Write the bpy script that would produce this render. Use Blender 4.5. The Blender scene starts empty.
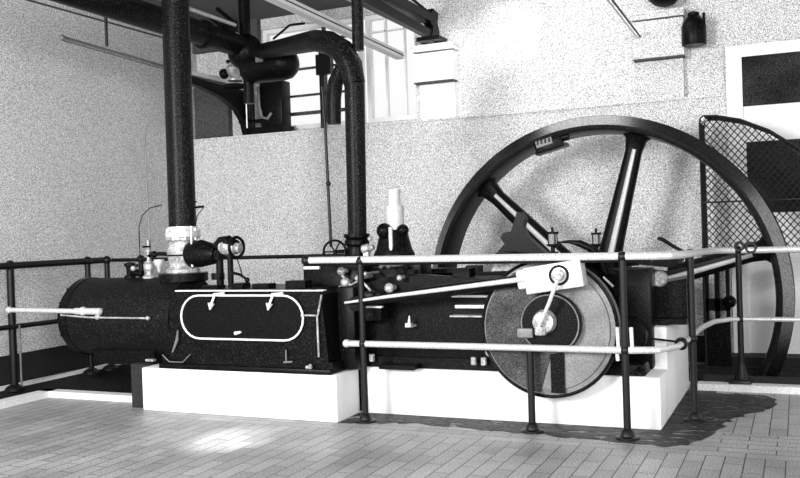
import bpy, bmesh, math, random
from mathutils import Vector, Matrix
random.seed(7)
PI = math.pi
S = bpy.context.scene
C = S.collection
V = Vector
ORG = {}

# ------------------------------------------------------------------ materials
def mat(name, col, rough=0.6, metal=0.0, speck=0.0, sscale=120.0, blotch=0.0, bscale=2.0, bump=0.0, spec=0.4):
    m = bpy.data.materials.new(name); m.use_nodes = True
    nt = m.node_tree; b = nt.nodes['Principled BSDF']
    b.inputs['Roughness'].default_value = rough
    b.inputs['Metallic'].default_value = metal
    b.inputs['Specular IOR Level'].default_value = spec
    c = (col, col, col, 1)
    b.inputs['Base Color'].default_value = c
    if speck or blotch:
        tg = nt.nodes.new('ShaderNodeNewGeometry'); tc = nt.nodes.new('ShaderNodeMapping')
        tc.inputs['Rotation'].default_value = (0.5, 0.73, 0.31); nt.links.new(tg.outputs['Position'], tc.inputs['Vector'])
        n = nt.nodes.new('ShaderNodeTexNoise'); n.inputs['Scale'].default_value = sscale
        n.inputs['Detail'].default_value = 1.0
        nt.links.new(tc.outputs['Vector'], n.inputs['Vector'])
        r = nt.nodes.new('ShaderNodeMapRange')
        r.inputs[1].default_value = 0.3; r.inputs[2].default_value = 0.7
        r.inputs[3].default_value = 1 - speck; r.inputs[4].default_value = 1 + speck
        nt.links.new(n.outputs['Fac'], r.inputs[0])
        n2 = nt.nodes.new('ShaderNodeTexNoise'); n2.inputs['Scale'].default_value = bscale
        n2.inputs['Detail'].default_value = 4.0
        nt.links.new(tc.outputs['Vector'], n2.inputs['Vector'])
        r2 = nt.nodes.new('ShaderNodeMapRange')
        r2.inputs[1].default_value = 0.3; r2.inputs[2].default_value = 0.7
        r2.inputs[3].default_value = 1 - blotch; r2.inputs[4].default_value = 1 + blotch
        nt.links.new(n2.outputs['Fac'], r2.inputs[0])
        mu = nt.nodes.new('ShaderNodeMath'); mu.operation = 'MULTIPLY'
        nt.links.new(r.outputs[0], mu.inputs[0]); nt.links.new(r2.outputs[0], mu.inputs[1])
        m2 = nt.nodes.new('ShaderNodeMath'); m2.operation = 'MULTIPLY'; m2.use_clamp = True
        m2.inputs[1].default_value = col
        nt.links.new(mu.outputs[0], m2.inputs[0])
        nt.links.new(m2.outputs[0], b.inputs['Base Color'])
        if bump:
            bp = nt.nodes.new('ShaderNodeBump'); bp.inputs['Strength'].default_value = bump
            bp.inputs['Distance'].default_value = 0.004
            nt.links.new(n.outputs['Fac'], bp.inputs['Height'])
            nt.links.new(bp.outputs['Normal'], b.inputs['Normal'])
    return m

def iron_mat(name, base, fleck, thr, rough):
    """painted iron, chipped and dusty: light flecks over a black ground"""
    m = mat(name, base, rough, 0.0, spec=0.09)
    nt = m.node_tree; b = nt.nodes['Principled BSDF']
    g = nt.nodes.new('ShaderNodeNewGeometry')
    n = nt.nodes.new('ShaderNodeTexNoise'); n.inputs['Scale'].default_value = 143.7; n.inputs['Detail'].default_value = 1
    nt.links.new(g.outputs['Position'], n.inputs['Vector'])
    r = nt.nodes.new('ShaderNodeMapRange'); r.inputs[1].default_value = thr; r.inputs[2].default_value = thr + 0.22
    r.inputs[3].default_value = base; r.inputs[4].default_value = fleck
    nt.links.new(n.outputs['Fac'], r.inputs[0]); nt.links.new(r.outputs[0], b.inputs['Base Color'])
    bp = nt.nodes.new('ShaderNodeBump'); bp.inputs['Strength'].default_value = 0.25; bp.inputs['Distance'].default_value = 0.003
    nt.links.new(n.outputs['Fac'], bp.inputs['Height']); nt.links.new(bp.outputs['Normal'], b.inputs['Normal'])
    return m

def brick_mat(name, along_y):
    m = bpy.data.materials.new(name); m.use_nodes = True
    nt = m.node_tree; b = nt.nodes['Principled BSDF']; b.inputs['Roughness'].default_value = 0.45
    g = nt.nodes.new('ShaderNodeNewGeometry')
    mp = nt.nodes.new('ShaderNodeMapping')
    if along_y: mp.inputs['Rotation'].default_value = (0, 0, PI / 2)
    nt.links.new(g.outputs['Position'], mp.inputs['Vector'])
    br = nt.nodes.new('ShaderNodeTexBrick')
    br.inputs['Color1'].default_value = (0.30, 0.30, 0.30, 1); br.inputs['Color2'].default_value = (0.41, 0.41, 0.41, 1)
    br.inputs['Mortar'].default_value = (0.06, 0.06, 0.06, 1)
    br.inputs['Scale'].default_value = 1.0; br.inputs['Mortar Size'].default_value = 0.0035
    br.inputs['Mortar Smooth'].default_value = 0.2
    br.inputs['Brick Width'].default_value = 0.30; br.inputs['Row Height'].default_value = 0.10
    nt.links.new(mp.outputs[0], br.inputs['Vector'])
    n = nt.nodes.new('ShaderNodeTexNoise'); n.inputs['Scale'].default_value = 130; n.inputs['Detail'].default_value = 1
    nt.links.new(g.outputs['Position'], n.inputs['Vector'])
    r = nt.nodes.new('ShaderNodeMapRange'); r.inputs[1].default_value = 0.3; r.inputs[2].default_value = 0.7
    r.inputs[3].default_value = 0.25; r.inputs[4].default_value = 1.7
    nt.links.new(n.outputs['Fac'], r.inputs[0])
    n2 = nt.nodes.new('ShaderNodeTexNoise'); n2.inputs['Scale'].default_value = 1.7; n2.inputs['Detail'].default_value = 5
    nt.links.new(g.outputs['Position'], n2.inputs['Vector'])
    r2 = nt.nodes.new('ShaderNodeMapRange'); r2.inputs[1].default_value = 0.3; r2.inputs[2].default_value = 0.7
    r2.inputs[3].default_value = 0.72; r2.inputs[4].default_value = 1.25
    nt.links.new(n2.outputs['Fac'], r2.inputs[0])
    mu = nt.nodes.new('ShaderNodeMath'); mu.operation = 'MULTIPLY'
    nt.links.new(r.outputs[0], mu.inputs[0]); nt.links.new(r2.outputs[0], mu.inputs[1])
    vm = nt.nodes.new('ShaderNodeVectorMath'); vm.operation = 'SCALE'
    nt.links.new(br.outputs['Color'], vm.inputs[0]); nt.links.new(mu.outputs[0], vm.inputs['Scale'])
    nt.links.new(vm.outputs[0], b.inputs['Base Color'])
    bp = nt.nodes.new('ShaderNodeBump'); bp.inputs['Strength'].default_value = 0.4; bp.inputs['Distance'].default_value = 0.004
    bp.invert = True
    nt.links.new(br.outputs['Fac'], bp.inputs['Height']); nt.links.new(bp.outputs['Normal'], b.inputs['Normal'])
    return m

M = dict(
    wall=mat('plaster_wall', 0.60, 0.85, speck=0.75, sscale=120.3, blotch=0.06, bscale=1.2),
    wallw=mat('white_plaster', 0.80, 0.8, speck=0.22, sscale=95, blotch=0.03),  # lit copy of the wall plaster: light patch painted into the first pilaster
    dado=mat('dark_painted_skirting', 0.010, 0.8, speck=0.5),
    roof=mat('dark_roof_boards', 0.10, 0.9, speck=0.6, sscale=80),
    shade=mat('dark_grey_panel', 0.07, 0.9, speck=0.6, sscale=80),
    white=mat('white_painted_concrete', 0.86, 0.7, speck=0.05, blotch=0.05, bscale=3),
    kerb=mat('whitewashed_kerb', 0.80, 0.8, speck=0.2),
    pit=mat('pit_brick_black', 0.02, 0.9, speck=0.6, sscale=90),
    
    iron=iron_mat('black_engine_iron', 0.0015, 0.045, 0.56, 0.34),
    black=iron_mat('black_painted_pipe', 0.002, 0.10, 0.57, 0.36),
    lag=iron_mat('black_cylinder_lagging', 0.002, 0.06, 0.54, 0.5),
    rail=mat('black_railing_iron', 0.006, 0.4, speck=0.5, spec=0.3),
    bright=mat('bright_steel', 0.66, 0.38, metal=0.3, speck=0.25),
    steel=mat('polished_disc_steel', 0.18, 0.5, metal=0.2, speck=0.35, sscale=140, blotch=0.3, bscale=5),
    brass=mat('pale_brass', 0.40, 0.4, metal=0.25, speck=0.4, sscale=80, blotch=0.5, bscale=17),
    trim=mat('polished_trim', 0.9, 0.35, metal=0.15),
    dkglass=mat('dark_window_glass', 0.025, 0.6, speck=1.0, sscale=110, blotch=0.6, bscale=2.5, spec=0.08),
    wood=mat('white_painted_timber', 0.85, 0.6, speck=0.1),
    timber=mat('pale_grey_timber', 0.55, 0.7, speck=0.3),
    rim=mat('worn_black_rim', 0.2, 0.28, 1.0, speck=0.5, sscale=110),
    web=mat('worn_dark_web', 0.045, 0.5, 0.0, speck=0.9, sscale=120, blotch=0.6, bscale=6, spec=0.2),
    wire=mat('black_wire', 0.01, 0.6),
)
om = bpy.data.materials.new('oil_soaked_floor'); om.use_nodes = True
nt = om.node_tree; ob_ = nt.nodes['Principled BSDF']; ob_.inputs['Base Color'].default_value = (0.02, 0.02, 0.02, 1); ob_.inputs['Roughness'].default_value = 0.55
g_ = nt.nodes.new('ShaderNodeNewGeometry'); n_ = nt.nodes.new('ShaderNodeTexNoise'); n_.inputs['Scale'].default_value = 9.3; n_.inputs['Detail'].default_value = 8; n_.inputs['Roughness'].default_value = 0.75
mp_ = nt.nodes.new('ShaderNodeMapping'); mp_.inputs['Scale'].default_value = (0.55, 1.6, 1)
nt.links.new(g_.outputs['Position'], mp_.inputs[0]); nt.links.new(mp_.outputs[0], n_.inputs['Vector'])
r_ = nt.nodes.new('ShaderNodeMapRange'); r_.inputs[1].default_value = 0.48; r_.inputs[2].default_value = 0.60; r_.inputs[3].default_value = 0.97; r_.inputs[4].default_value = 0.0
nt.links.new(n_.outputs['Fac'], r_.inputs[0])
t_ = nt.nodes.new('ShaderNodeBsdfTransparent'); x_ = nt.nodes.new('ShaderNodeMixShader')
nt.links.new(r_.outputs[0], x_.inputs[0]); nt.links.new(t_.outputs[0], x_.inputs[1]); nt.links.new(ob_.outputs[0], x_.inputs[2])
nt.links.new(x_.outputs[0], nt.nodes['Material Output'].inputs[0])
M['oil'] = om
gl = bpy.data.materials.new('clear_glass'); gl.use_nodes = True
gb = gl.node_tree.nodes['Principled BSDF']; gb.inputs['Transmission Weight'].default_value = 0.9
gb.inputs['Roughness'].default_value = 0.1; gb.inputs['Base Color'].default_value = (0.8, 0.8, 0.8, 1)
M['glass'] = gl
wg = bpy.data.materials.new('window_pane_glass'); wg.use_nodes = True
nt = wg.node_tree; nt.nodes.clear()
o_ = nt.nodes.new('ShaderNodeOutputMaterial'); mx = nt.nodes.new('ShaderNodeMixShader'); tr = nt.nodes.new('ShaderNodeBsdfTransparent')
tl = nt.nodes.new('ShaderNodeBsdfTranslucent'); tl.inputs[0].default_value = (0.85, 0.85, 0.85, 1)
mx.inputs[0].default_value = 0.45
nt.links.new(tr.outputs[0], mx.inputs[1]); nt.links.new(tl.outputs[0], mx.inputs[2]); nt.links.new(mx.outputs[0], o_.inputs[0])
M['pane'] = wg

# ------------------------------------------------------------------ mesh builder (world coordinates)
class MB:
    def __init__(s): s.bm = bmesh.new()
    def box(s, x0, x1, y0, y1, z0, z1, bev=0.0, rot=None):
        r = bmesh.ops.create_cube(s.bm, size=1)
        c = V(((x0+x1)/2, (y0+y1)/2, (z0+z1)/2))
        bmesh.ops.scale(s.bm, verts=r['verts'], vec=(abs(x1-x0), abs(y1-y0), abs(z1-z0)))
        if bev:
            es = list({e for v in r['verts'] for e in v.link_edges})
            rb = bmesh.ops.bevel(s.bm, geom=es, offset=bev, segments=2, profile=0.5, affect='EDGES')
            vs = list({v for f in rb['faces'] for v in f.verts} | {v for v in r['verts'] if v.is_valid})
        else: vs = r['verts']
        if rot: bmesh.ops.rotate(s.bm, verts=vs, cent=(0, 0, 0), matrix=rot)
        bmesh.ops.translate(s.bm, verts=vs, vec=c)
        return s
    def tube(s, pts, r, seg=12, closed=False, caps=True):
        pts = [V(p) for p in pts]; n = len(pts)
        rr = r if isinstance(r, (list, tuple)) else [r]*n
        rings = []; up = None
        for i, p in enumerate(pts):
            if closed: d = (pts[(i+1) % n] - pts[i-1])
            else:
                a = pts[max(i-1, 0)]; b = pts[min(i+1, n-1)]; d = b - a
            d.normalize()
            if up is None:
                up = V((0, 0, 1)) if abs(d.z) < 0.9 else V((0, 1, 0))
            u = up - d*up.dot(d)
            if u.length < 1e-5: u = d.orthogonal()
            u.normalize(); up = u; w = d.cross(u)
            rings.append([s.bm.verts.new(p + (u*math.cos(2*PI*k/seg) + w*math.sin(2*PI*k/seg))*rr[i]) for k in range(seg)])
        m = n if closed else n-1
        for i in range(m):
            a, b = rings[i], rings[(i+1) % n]
            for k in range(seg):
                s.bm.faces.new((a[k], a[(k+1) % seg], b[(k+1) % seg], b[k]))
        if caps and not closed:
            s.bm.faces.new(rings[0][::-1]); s.bm.faces.new(rings[-1])
        return s
    def cyl(s, a, b, r, r2=None, seg=24): return s.tube([a, b], [r, r if r2 is None else r2], seg)
    def lathe(s, base, axis, prof, seg=28):
        """prof: list of (radius, distance along axis)"""
        axis = V(axis).normalized(); base = V(base)
        u = axis.orthogonal().normalized(); w = axis.cross(u); rings = []
        for r, h in prof:
            if r < 1e-6: rings.append([s.bm.verts.new(base + axis*h)])
            else: rings.append([s.bm.verts.new(base + axis*h + (u*math.cos(2*PI*k/seg)+w*math.sin(2*PI*k/seg))*r) for k in range(seg)])
        for a, b in zip(rings, rings[1:]):
            for k in range(seg):
                k2 = (k+1) % seg
                if len(a) == 1 and len(b) == 1: continue
                if len(a) == 1: s.bm.faces.new((a[0], b[k2], b[k]))
                elif len(b) == 1: s.bm.faces.new((a[k], a[k2], b[0]))
                else: s.bm.faces.new((a[k], a[k2], b[k2], b[k]))
        if len(rings[0]) > 1: s.bm.faces.new(rings[0][::-1])
        if len(rings[-1]) > 1: s.bm.faces.new(rings[-1])
        return s
    def ball(s, c, r, seg=16):
        return s.lathe(V(c)-V((0, 0, r)), (0, 0, 1), [(r*math.sin(PI*i/10), r-r*math.cos(PI*i/10)) for i in range(11)], seg)
    def prism(s, poly, axis, lo, hi):
        """poly: 2-D outline in the plane across axis ('y': x,z ; 'x': y,z ; 'z': x,y)"""
        def p3(a, b, t): return {'y': (a, t, b), 'x': (t, a, b), 'z': (a, b, t)}[axis]
        A = [s.bm.verts.new(p3(a, b, lo)) for a, b in poly]; B = [s.bm.verts.new(p3(a, b, hi)) for a, b in poly]
        s.bm.faces.new(A); s.bm.faces.new(B[::-1]); n = len(poly)
        for i in range(n): s.bm.faces.new((A[i], B[i], B[(i+1) % n], A[(i+1) % n]))
        return s
    def ring(s, c, axis, R, r, seg=32, cs=8):
        axis = V(axis).normalized(); u = axis.orthogonal().normalized(); w = axis.cross(u)
        return s.tube([V(c)+(u*math.cos(2*PI*k/seg)+w*math.sin(2*PI*k/seg))*R for k in range(seg)], r, cs, closed=True)
    def build(s, name, m, parent=None, smooth=True, ang=38, **tags):
        bm = s.bm
        bmesh.ops.recalc_face_normals(bm, faces=bm.faces)
        if parent is None:
            xs = [v.co for v in bm.verts]
            o = V(((min(c.x for c in xs)+max(c.x for c in xs))/2, (min(c.y for c in xs)+max(c.y for c in xs))/2, min(c.z for c in xs)))
            off = o
        else: o = V((0, 0, 0)); off = ORG[parent]
        bmesh.ops.translate(bm, verts=bm.verts, vec=-off)
        me = bpy.data.meshes.new(name); bm.to_mesh(me); bm.free()
        for p in me.polygons: p.use_smooth = smooth
        if smooth:
            try: me.set_sharp_from_angle(angle=math.radians(ang))
            except Exception: pass
        ob = bpy.data.objects.new(name, me); C.objects.link(ob)
        me.materials.append(M[m] if isinstance(m, str) else m)
        ob.location = o; ob.parent = parent
        ORG[ob] = off
        for k, v in tags.items(): ob[k] = v
        return ob

def B(*a, **k): return MB().box(*a, **k)
def thing(name, loc, label, cat, group=None):
    e = bpy.data.objects.new(name, None); C.objects.link(e); e.location = loc; e.empty_display_size = 0.1
    e['label'] = label; e['category'] = cat
    if group: e['group'] = group
    ORG[e] = V(loc); return e
def struct(mb, name, m, smooth=False): return mb.build(name, m, None, smooth, kind='structure')
def arc(c, r, a0, a1, n, plane='xz', k=0.0):
    out = []
    for i in range(n+1):
        t = math.radians(a0+(a1-a0)*i/n); a, b = c[0]+r*math.cos(t), c[1]+r*math.sin(t)
        out.append({'xz': (a, k, b), 'yz': (k, a, b), 'xy': (a, b, k)}[plane])
    return out

# ================================================================== SETTING
XL, YB, ZC = -6.45, 8.40, 3.72
f = MB()
for x0, x1, y0, y1 in ((-9, -6.32, 0.5, 8.4), (-6.32, -5.72, 0.5, 3.0), (-5.72, 3.0, -2.5, 5.10), (-9, -5.72, -2.5, 0.5),
                       (-5.72, -4.5, 5.1, 5.56), (-6.32, -4.5, 8.3, 8.4), (-4.5, -3.25, 7.15, 8.4),
                       (-3.25, 3.0, 8.0, 8.4), (-0.6, 3.0, 5.66, 7.15), (0.75, 3.0, 7.15, 8.0), (-4.5, -0.6, 5.66, 7.15)):
    f.box(max(x0, XL), x1, y0, y1, -0.12, 0)
struct(f, 'floor', brick_mat('floor_bricks', True))
struct(B(-4.5, 3.0, 5.10, 5.66, -0.12, 0), 'floor_border', brick_mat('border_bricks', False))
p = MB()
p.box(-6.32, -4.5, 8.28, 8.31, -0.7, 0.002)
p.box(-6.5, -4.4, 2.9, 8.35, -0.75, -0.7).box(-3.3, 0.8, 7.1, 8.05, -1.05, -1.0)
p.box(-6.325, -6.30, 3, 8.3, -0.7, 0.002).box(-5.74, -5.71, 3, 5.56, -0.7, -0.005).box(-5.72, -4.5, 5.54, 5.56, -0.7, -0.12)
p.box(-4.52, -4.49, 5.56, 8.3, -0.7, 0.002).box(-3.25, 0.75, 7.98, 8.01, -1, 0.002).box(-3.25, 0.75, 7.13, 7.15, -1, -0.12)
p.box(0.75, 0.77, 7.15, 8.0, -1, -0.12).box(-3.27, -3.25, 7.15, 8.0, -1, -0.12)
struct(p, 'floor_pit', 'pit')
struct(B(XL-0.25, XL, -2.5, 9.0, -0.12, ZC), 'wall_left', 'wall')
struct(B(XL, 3.0, YB, YB+0.5, -0.12, 2.36).box(XL, 3.0, YB-0.02, YB+0.5, 2.36, 2.38), 'wall_back', 'wall')
# upper wall: plain to the right, windows set back to the left
w = MB()
w.box(-3.55, 3.0, YB+0.06, YB+0.5, 2.38, ZC)
w.box(XL, -5.55, YB+0.32, YB+0.5, 2.38, ZC)
w.box(-5.55, -3.55, YB+0.32, YB+0.5, 2.38, 2.44)
w.box(-5.55, -3.55, YB+0.32, YB+0.5, 3.60, ZC)
struct(w, 'wall_back_upper', 'wall')
struct(B(XL, -5.98, YB+0.24, YB+0.32, 2.38, 3.02).box(XL, -5.55, YB+0.24, YB+0.32, 3.42, ZC), 'trim_1', 'shade')  # dark panels paint the shade over the upper left corner wall
struct(B(XL-0.3, 3.0, 0.5, 9.0, ZC, ZC+0.1), 'ceiling', 'roof')
struct(B(XL, XL+0.02, 3.0, YB, 0.0, 0.28), 'baseboard_left', 'dado')
struct(B(XL, -0.72, YB-0.02, YB, 0, 0.24), 'baseboard_back', 'dado')
struct(B(XL, XL+0.012, -2.5, YB, 3.50, 3.515), 'trim_2', 'shade')
# windows in the upper wall
def window(n, x0, x1, vert, horiz):
    wd = bpy.data.objects.new('window_%d' % n, None); C.objects.link(wd); wd['kind'] = 'structure'
    wd.location = ((x0+x1)/2, YB+0.4, 2.44); ORG[wd] = V(wd.location)
    fr = MB()
    for a, b in ((x0, x0+0.05), (x1-0.05, x1)): fr.box(a, b, YB+0.36, YB+0.44, 2.49, 3.55)
    fr.box(x0, x1, YB+0.36, YB+0.44, 2.44, 2.49).box(x0, x1, YB+0.36, YB+0.44, 3.55, 3.60)
    fr.build('window_frame', 'wood', wd, False)
    mu = MB()
    for xx, t in vert: mu.box(xx-t/2, xx+t/2, YB+0.37, YB+0.42, 2.49, 3.55)
    for zz, t in horiz: mu.box(x0+0.05, x1-0.05, YB+0.37, YB+0.42, zz-t/2, zz+t/2)
    mu.build('glazing_bars', 'shade' if n == 1 else 'wood', wd, False)
    MB().box(x0+0.03, x1-0.03, YB+0.425, YB+0.43, 2.46, 3.58).build('glass_pane', 'pane', wd, False)
window(1, -5.55, -4.30, [(-4.78, 0.03)], [(2.62, 0.035), (2.82, 0.02), (3.12, 0.02), (3.42, 0.02)])
window(2, -4.25, -3.58, [(-4.02, 0.02), (-3.80, 0.014)], [(3.42, 0.014)])
# pilasters with stepped caps that carry the roof timbers
for i, (x0, x1, zc) in enumerate(((-3.50, -3.08, 3.09), (-1.34, -0.90, 3.14))):
    t = MB()
    t.box(x0, x1, YB-0.10, YB+0.06, 2.745, zc-0.06)
    t.box(x0-0.01, x1+0.01, YB-0.112, YB+0.06, zc-0.045, zc).box(x0-0.02, x1+0.02, YB-0.122, YB+0.06, zc+0.0, zc+0.02)
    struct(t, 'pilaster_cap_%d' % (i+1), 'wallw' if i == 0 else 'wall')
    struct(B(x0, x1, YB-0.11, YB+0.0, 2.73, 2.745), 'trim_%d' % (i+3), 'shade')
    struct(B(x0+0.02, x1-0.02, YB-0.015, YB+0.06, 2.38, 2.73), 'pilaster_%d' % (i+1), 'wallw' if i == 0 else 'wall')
# white door with dark panes in the back wall
d = bpy.data.objects.new('door_1', None); C.objects.link(d); d['kind'] = 'structure'; d.location = (0.2, YB, 0); ORG[d] = V(d.location)
MB().box(-0.56, -0.43, YB-0.05, YB, 0.0, 2.68).box(0.85, 0.98, YB-0.05, YB, 0, 2.68).box(-0.56, 0.98, YB-0.05, YB, 2.68, 2.78).build('door_frame', 'wood', d, False)
MB().box(-0.43, 0.85, YB-0.03, YB, 0.05, 2.68).build('door_leaf', 'wood', d, False)
MB().box(-0.43, 0.75, YB-0.036, YB-0.03, 2.25, 2.68).build('upper_pane', 'dkglass', d, False)
MB().box(-0.41, 0.70, YB-0.036, YB-0.03, 1.32, 1.94).build('lower_pane', 'dkglass', d, False)
# kerbs
struct(B(-5.78, -5.66, 3.0, 5.60, 0, 0.05).box(-5.78, -4.66, 5.50, 5.60, 0, 0.05), 'trim_5', 'kerb')
struct(B(-6.395, -6.325, 4.0, 7.35, 0, 0.03), 'trim_6', 'kerb')
struct(B(-6.43, -6.40, 3.0, 8.38, 0, 0.012).box(-6.43, -5.9, 8.3, 8.38, 0, 0.012), 'trim_11', 'dado')
struct(B(-0.74, 1.5, 7.02, 7.14, 0, 0.05), 'trim_7', 'kerb')
struct(B(-3.25, 1.5, 8.0, 8.1, 0, 0.03), 'trim_8', 'dado')
struct(B(-0.70, 1.5, 7.14, 7.22, 0, 0.09).box(-0.78, 1.5, 8.10, 8.38, 0, 0.10), 'trim_9', 'dado')
struct(B(-4.66, -4.505, 5.34, 5.52, -0.1, 0.33), 'trim_10', 'pit')
# oil-soaked bricks along the front, and painted shadow right of the plinth
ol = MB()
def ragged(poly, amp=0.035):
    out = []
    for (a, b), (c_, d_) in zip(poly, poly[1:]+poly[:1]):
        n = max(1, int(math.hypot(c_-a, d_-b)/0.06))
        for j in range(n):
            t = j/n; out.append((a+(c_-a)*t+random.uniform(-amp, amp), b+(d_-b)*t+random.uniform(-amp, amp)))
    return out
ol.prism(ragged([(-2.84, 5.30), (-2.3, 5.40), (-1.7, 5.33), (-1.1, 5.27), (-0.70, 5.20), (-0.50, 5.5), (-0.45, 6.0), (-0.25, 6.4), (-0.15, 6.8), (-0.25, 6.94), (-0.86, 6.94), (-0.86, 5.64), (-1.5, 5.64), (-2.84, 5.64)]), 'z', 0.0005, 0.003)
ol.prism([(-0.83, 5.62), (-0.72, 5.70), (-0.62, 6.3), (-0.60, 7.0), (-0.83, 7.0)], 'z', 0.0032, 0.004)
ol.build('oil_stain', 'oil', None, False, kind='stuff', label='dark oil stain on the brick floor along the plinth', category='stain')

# ================================================================== PLINTHS
B(-4.50, -2.86, 5.27, 5.66, 0, 0.32, bev=0.012).box(-4.5, -2.86, 5.6, 6.3, 0, 0.31).build('concrete_plinth', 'white', None, label='white concrete plinth under the black cylinder casing, left of the two', category='plinth', group='white engine plinths')
B(-2.85, -0.805, 5.62, 6.60, 0, 0.325, bev=0.012).box(-1.12, -0.80, 5.95, 7.08, 0, 0.60, bev=0.02).box(-2.85, -0.805, 6.5, 7.08, 0, 0.32).build('concrete_plinth', 'white', None, label='long white concrete plinth under the crank disc, with a raised right end', category='plinth', group='white engine plinths')

# ================================================================== STEAM ENGINE
AX = 5.62   # engine axis
eng = thing('steam_engine', (-3.0, AX, 0.32), 'black horizontal steam engine on white plinths, with oval-trimmed casing and grey crank disc', 'steam engine')
cy = MB()
cy.lathe((-5.27, AX, 0.66), (1, 0, 0), [(0.295, 0), (0.31, 0.01), (0.31, 1.0)], 44)
cy = cy.build('cylinder', 'lag', eng)
MB().lathe((-5.45, AX, 0.66), (1, 0, 0), [(0.10, 0), (0.12, 0.0), (0.23, 0.02), (0.27, 0.06), (0.27, 0.12), (0.315, 0.12), (0.315, 0.19)], 44).build('cylinder_cover', 'iron', cy)
for k in range(14):
    a = 2*PI*k/14; MB().cyl((-5.36, AX+0.292*math.cos(a), 0.66+0.292*math.sin(a)), (-5.32, AX+0.292*math.cos(a), 0.66+0.292*math.sin(a)), 0.013, seg=6).build('cover_stud', 'iron', cy)
MB().tube([(-5.30, 5.30, 0.70), (-5.0, 5.29, 0.685), (-4.42, 5.29, 0.685)], 0.007, 8).ball((-4.44, 5.29, 0.685), 0.016).ball((-4.92, 5.29, 0.69), 0.022).build('drain_pipe', 'brass', cy)
MB().cyl((-4.90, 5.31, 0.73), (-5.16, 5.31, 0.73), 0.026).ball((-5.08, 5.31, 0.73), 0.036).ball((-4.92, 5.31, 0.73), 0.028).cyl((-4.92, 5.31, 0.73), (-4.92, 5.30, 0.69), 0.012).build('gland', 'bright', cy)
MB().cyl((-5.85, 5.31, 0.735), (-5.14, 5.31, 0.73), 0.019).ball((-5.86, 5.31, 0.735), 0.028).build('tail_rod', 'bright', eng, label='bright round tail rod sticking out at the left')
MB().box(-5.1, -4.5, 5.42, 5.86, 0.31, 0.42).box(-4.66, -4.52, 5.58, 5.80, -0.70, 0.36).build('cylinder_foot', 'iron', eng)
# casing with the oval cover
FY = 5.30
cs = MB()
cs.prism([(-4.30, 0.40), (-4.26, 0.40), (-4.24, 0.86), (-4.18, 0.885), (-3.02, 0.895), (-2.97, 0.86), (-2.93, 0.40), (-2.90, 0.40), (-2.90, 0.325), (-4.33, 0.325), (-4.33, 0.40)], 'y', FY, 5.98)
casing = cs.build('valve_casing', 'iron', eng, ang=30)
MB().box(-4.34, -2.90, FY-0.03, 6.0, 0.318, 0.355, bev=0.008).build('base_flange', 'iron', casing)
MB().box(-4.18, -2.95, FY-0.012, FY+0.04, 0.884, 0.892).build('top_edging', 'trim', casing, label='bright edging strip')
hx, hz, cx, cz = 0.51, 0.155, -3.615, 0.70
def oval(e, n=12):
    pts = []; rr = hz+e
    for sx, a0 in ((1, -90), (-1, 90)):
        for i in range(n+1):
            a = math.radians(a0+180*i/n); pts.append((cx+sx*(hx-hz)+rr*math.cos(a), cz+rr*math.sin(a)))
    return pts
ic = MB().prism(oval(0), 'y', FY-0.018, FY+0.01).build('inspection_cover', 'iron', casing)
ic2 = MB().tube([(a, FY-0.02, b) for a, b in oval(0.0)], 0.0075, 8, closed=True).build('oval_trim', 'trim', casing, label='bright oval trim')
for hx_ in (-3.83, -3.345):
    MB().cyl((hx_+0.01, FY-0.03, 0.855), (hx_-0.015, FY-0.04, 0.79), 0.009, seg=8).cyl((hx_-0.012, FY-0.04, 0.80), (hx_-0.025, FY-0.042, 0.755), 0.026, 0.004, seg=8).cyl((hx_, FY-0.025, 0.86), (hx_+0.09, FY-0.025, 0.868), 0.012, seg=8).build('latch', 'trim', casing)
MB().cyl((-3.64, FY-0.05, 0.592), (-3.64, FY-0.01, 0.592), 0.012).cyl((-3.64, FY-0.04, 0.592), (-3.60, FY-0.04, 0.60), 0.009, seg=8).build('drain_plug', 'trim', casing)
MB().tube([(-3.12, FY-0.02, 0.72), (-3.01, FY-0.02, 0.72), (-2.99, FY-0.02, 0.72), (-2.955, FY-0.02, 0.86)], 0.007, 8).tube([(-2.995, FY-0.02, 0.72), (-2.99, FY-0.025, 0.44)], 0.007, 8).build('oil_pipe', 'brass', casing)
MB().tube([(-4.16, FY-0.02, 0.60), (-4.17, FY-0.02, 0.53), (-4.215, FY-0.02, 0.44)], [0.007, 0.012, 0.006], 8).build('drain_cock', 'steel', casing)
MB().tube([(-4.30, FY-0.03, 0.42), (-4.24, FY-0.03, 0.37), (-4.12, FY-0.03, 0.37), (-4.05, FY-0.03, 0.43)], 0.004, 8).build('drain_tube', 'steel', casing)
MB().cyl((-3.25, FY-0.02, 0.39), (-3.25, FY-0.02, 0.48), 0.005, seg=8).cyl((-3.27, FY-0.02, 0.395), (-3.20, FY-0.02, 0.40), 0.007, seg=8).build('drain_elbow', 'steel', casing)
MB().cyl((-3.08, FY-0.04, 0.37), (-3.04, FY-0.04, 0.37), 0.012, seg=8).ball((-3.05, FY-0.04, 0.38), 0.014, 8).build('drain_nut', 'brass', casing)
MB().box(-4.47, -4.40, FY-0.02, FY+0.02, 0.365, 0.380).build('name_strip', 'brass', eng)
for k, (a, b) in enumerate(((-4.06, -3.92), (-3.80, -3.70), (-3.62, -3.48), (-3.34, -3.18))):
    MB().box(a, b, 5.45, 5.55, 0.89, (0.915, 0.93, 0.925, 0.945)[k]).build('top_cap', 'iron', casing)
# block on the right of the casing
bk = MB().box(-3.33, -2.86, 5.68, 6.0, 0.6, 1.055, bev=0.015).box(-2.93, -2.80, 5.45, 6.0, 0.33, 0.90, bev=0.01).build('steam_chest', 'iron', eng)
MB().box(-3.31, -3.18, 5.66, 5.69, 1.015, 1.035).build('chest_edging', 'trim', bk)
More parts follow.
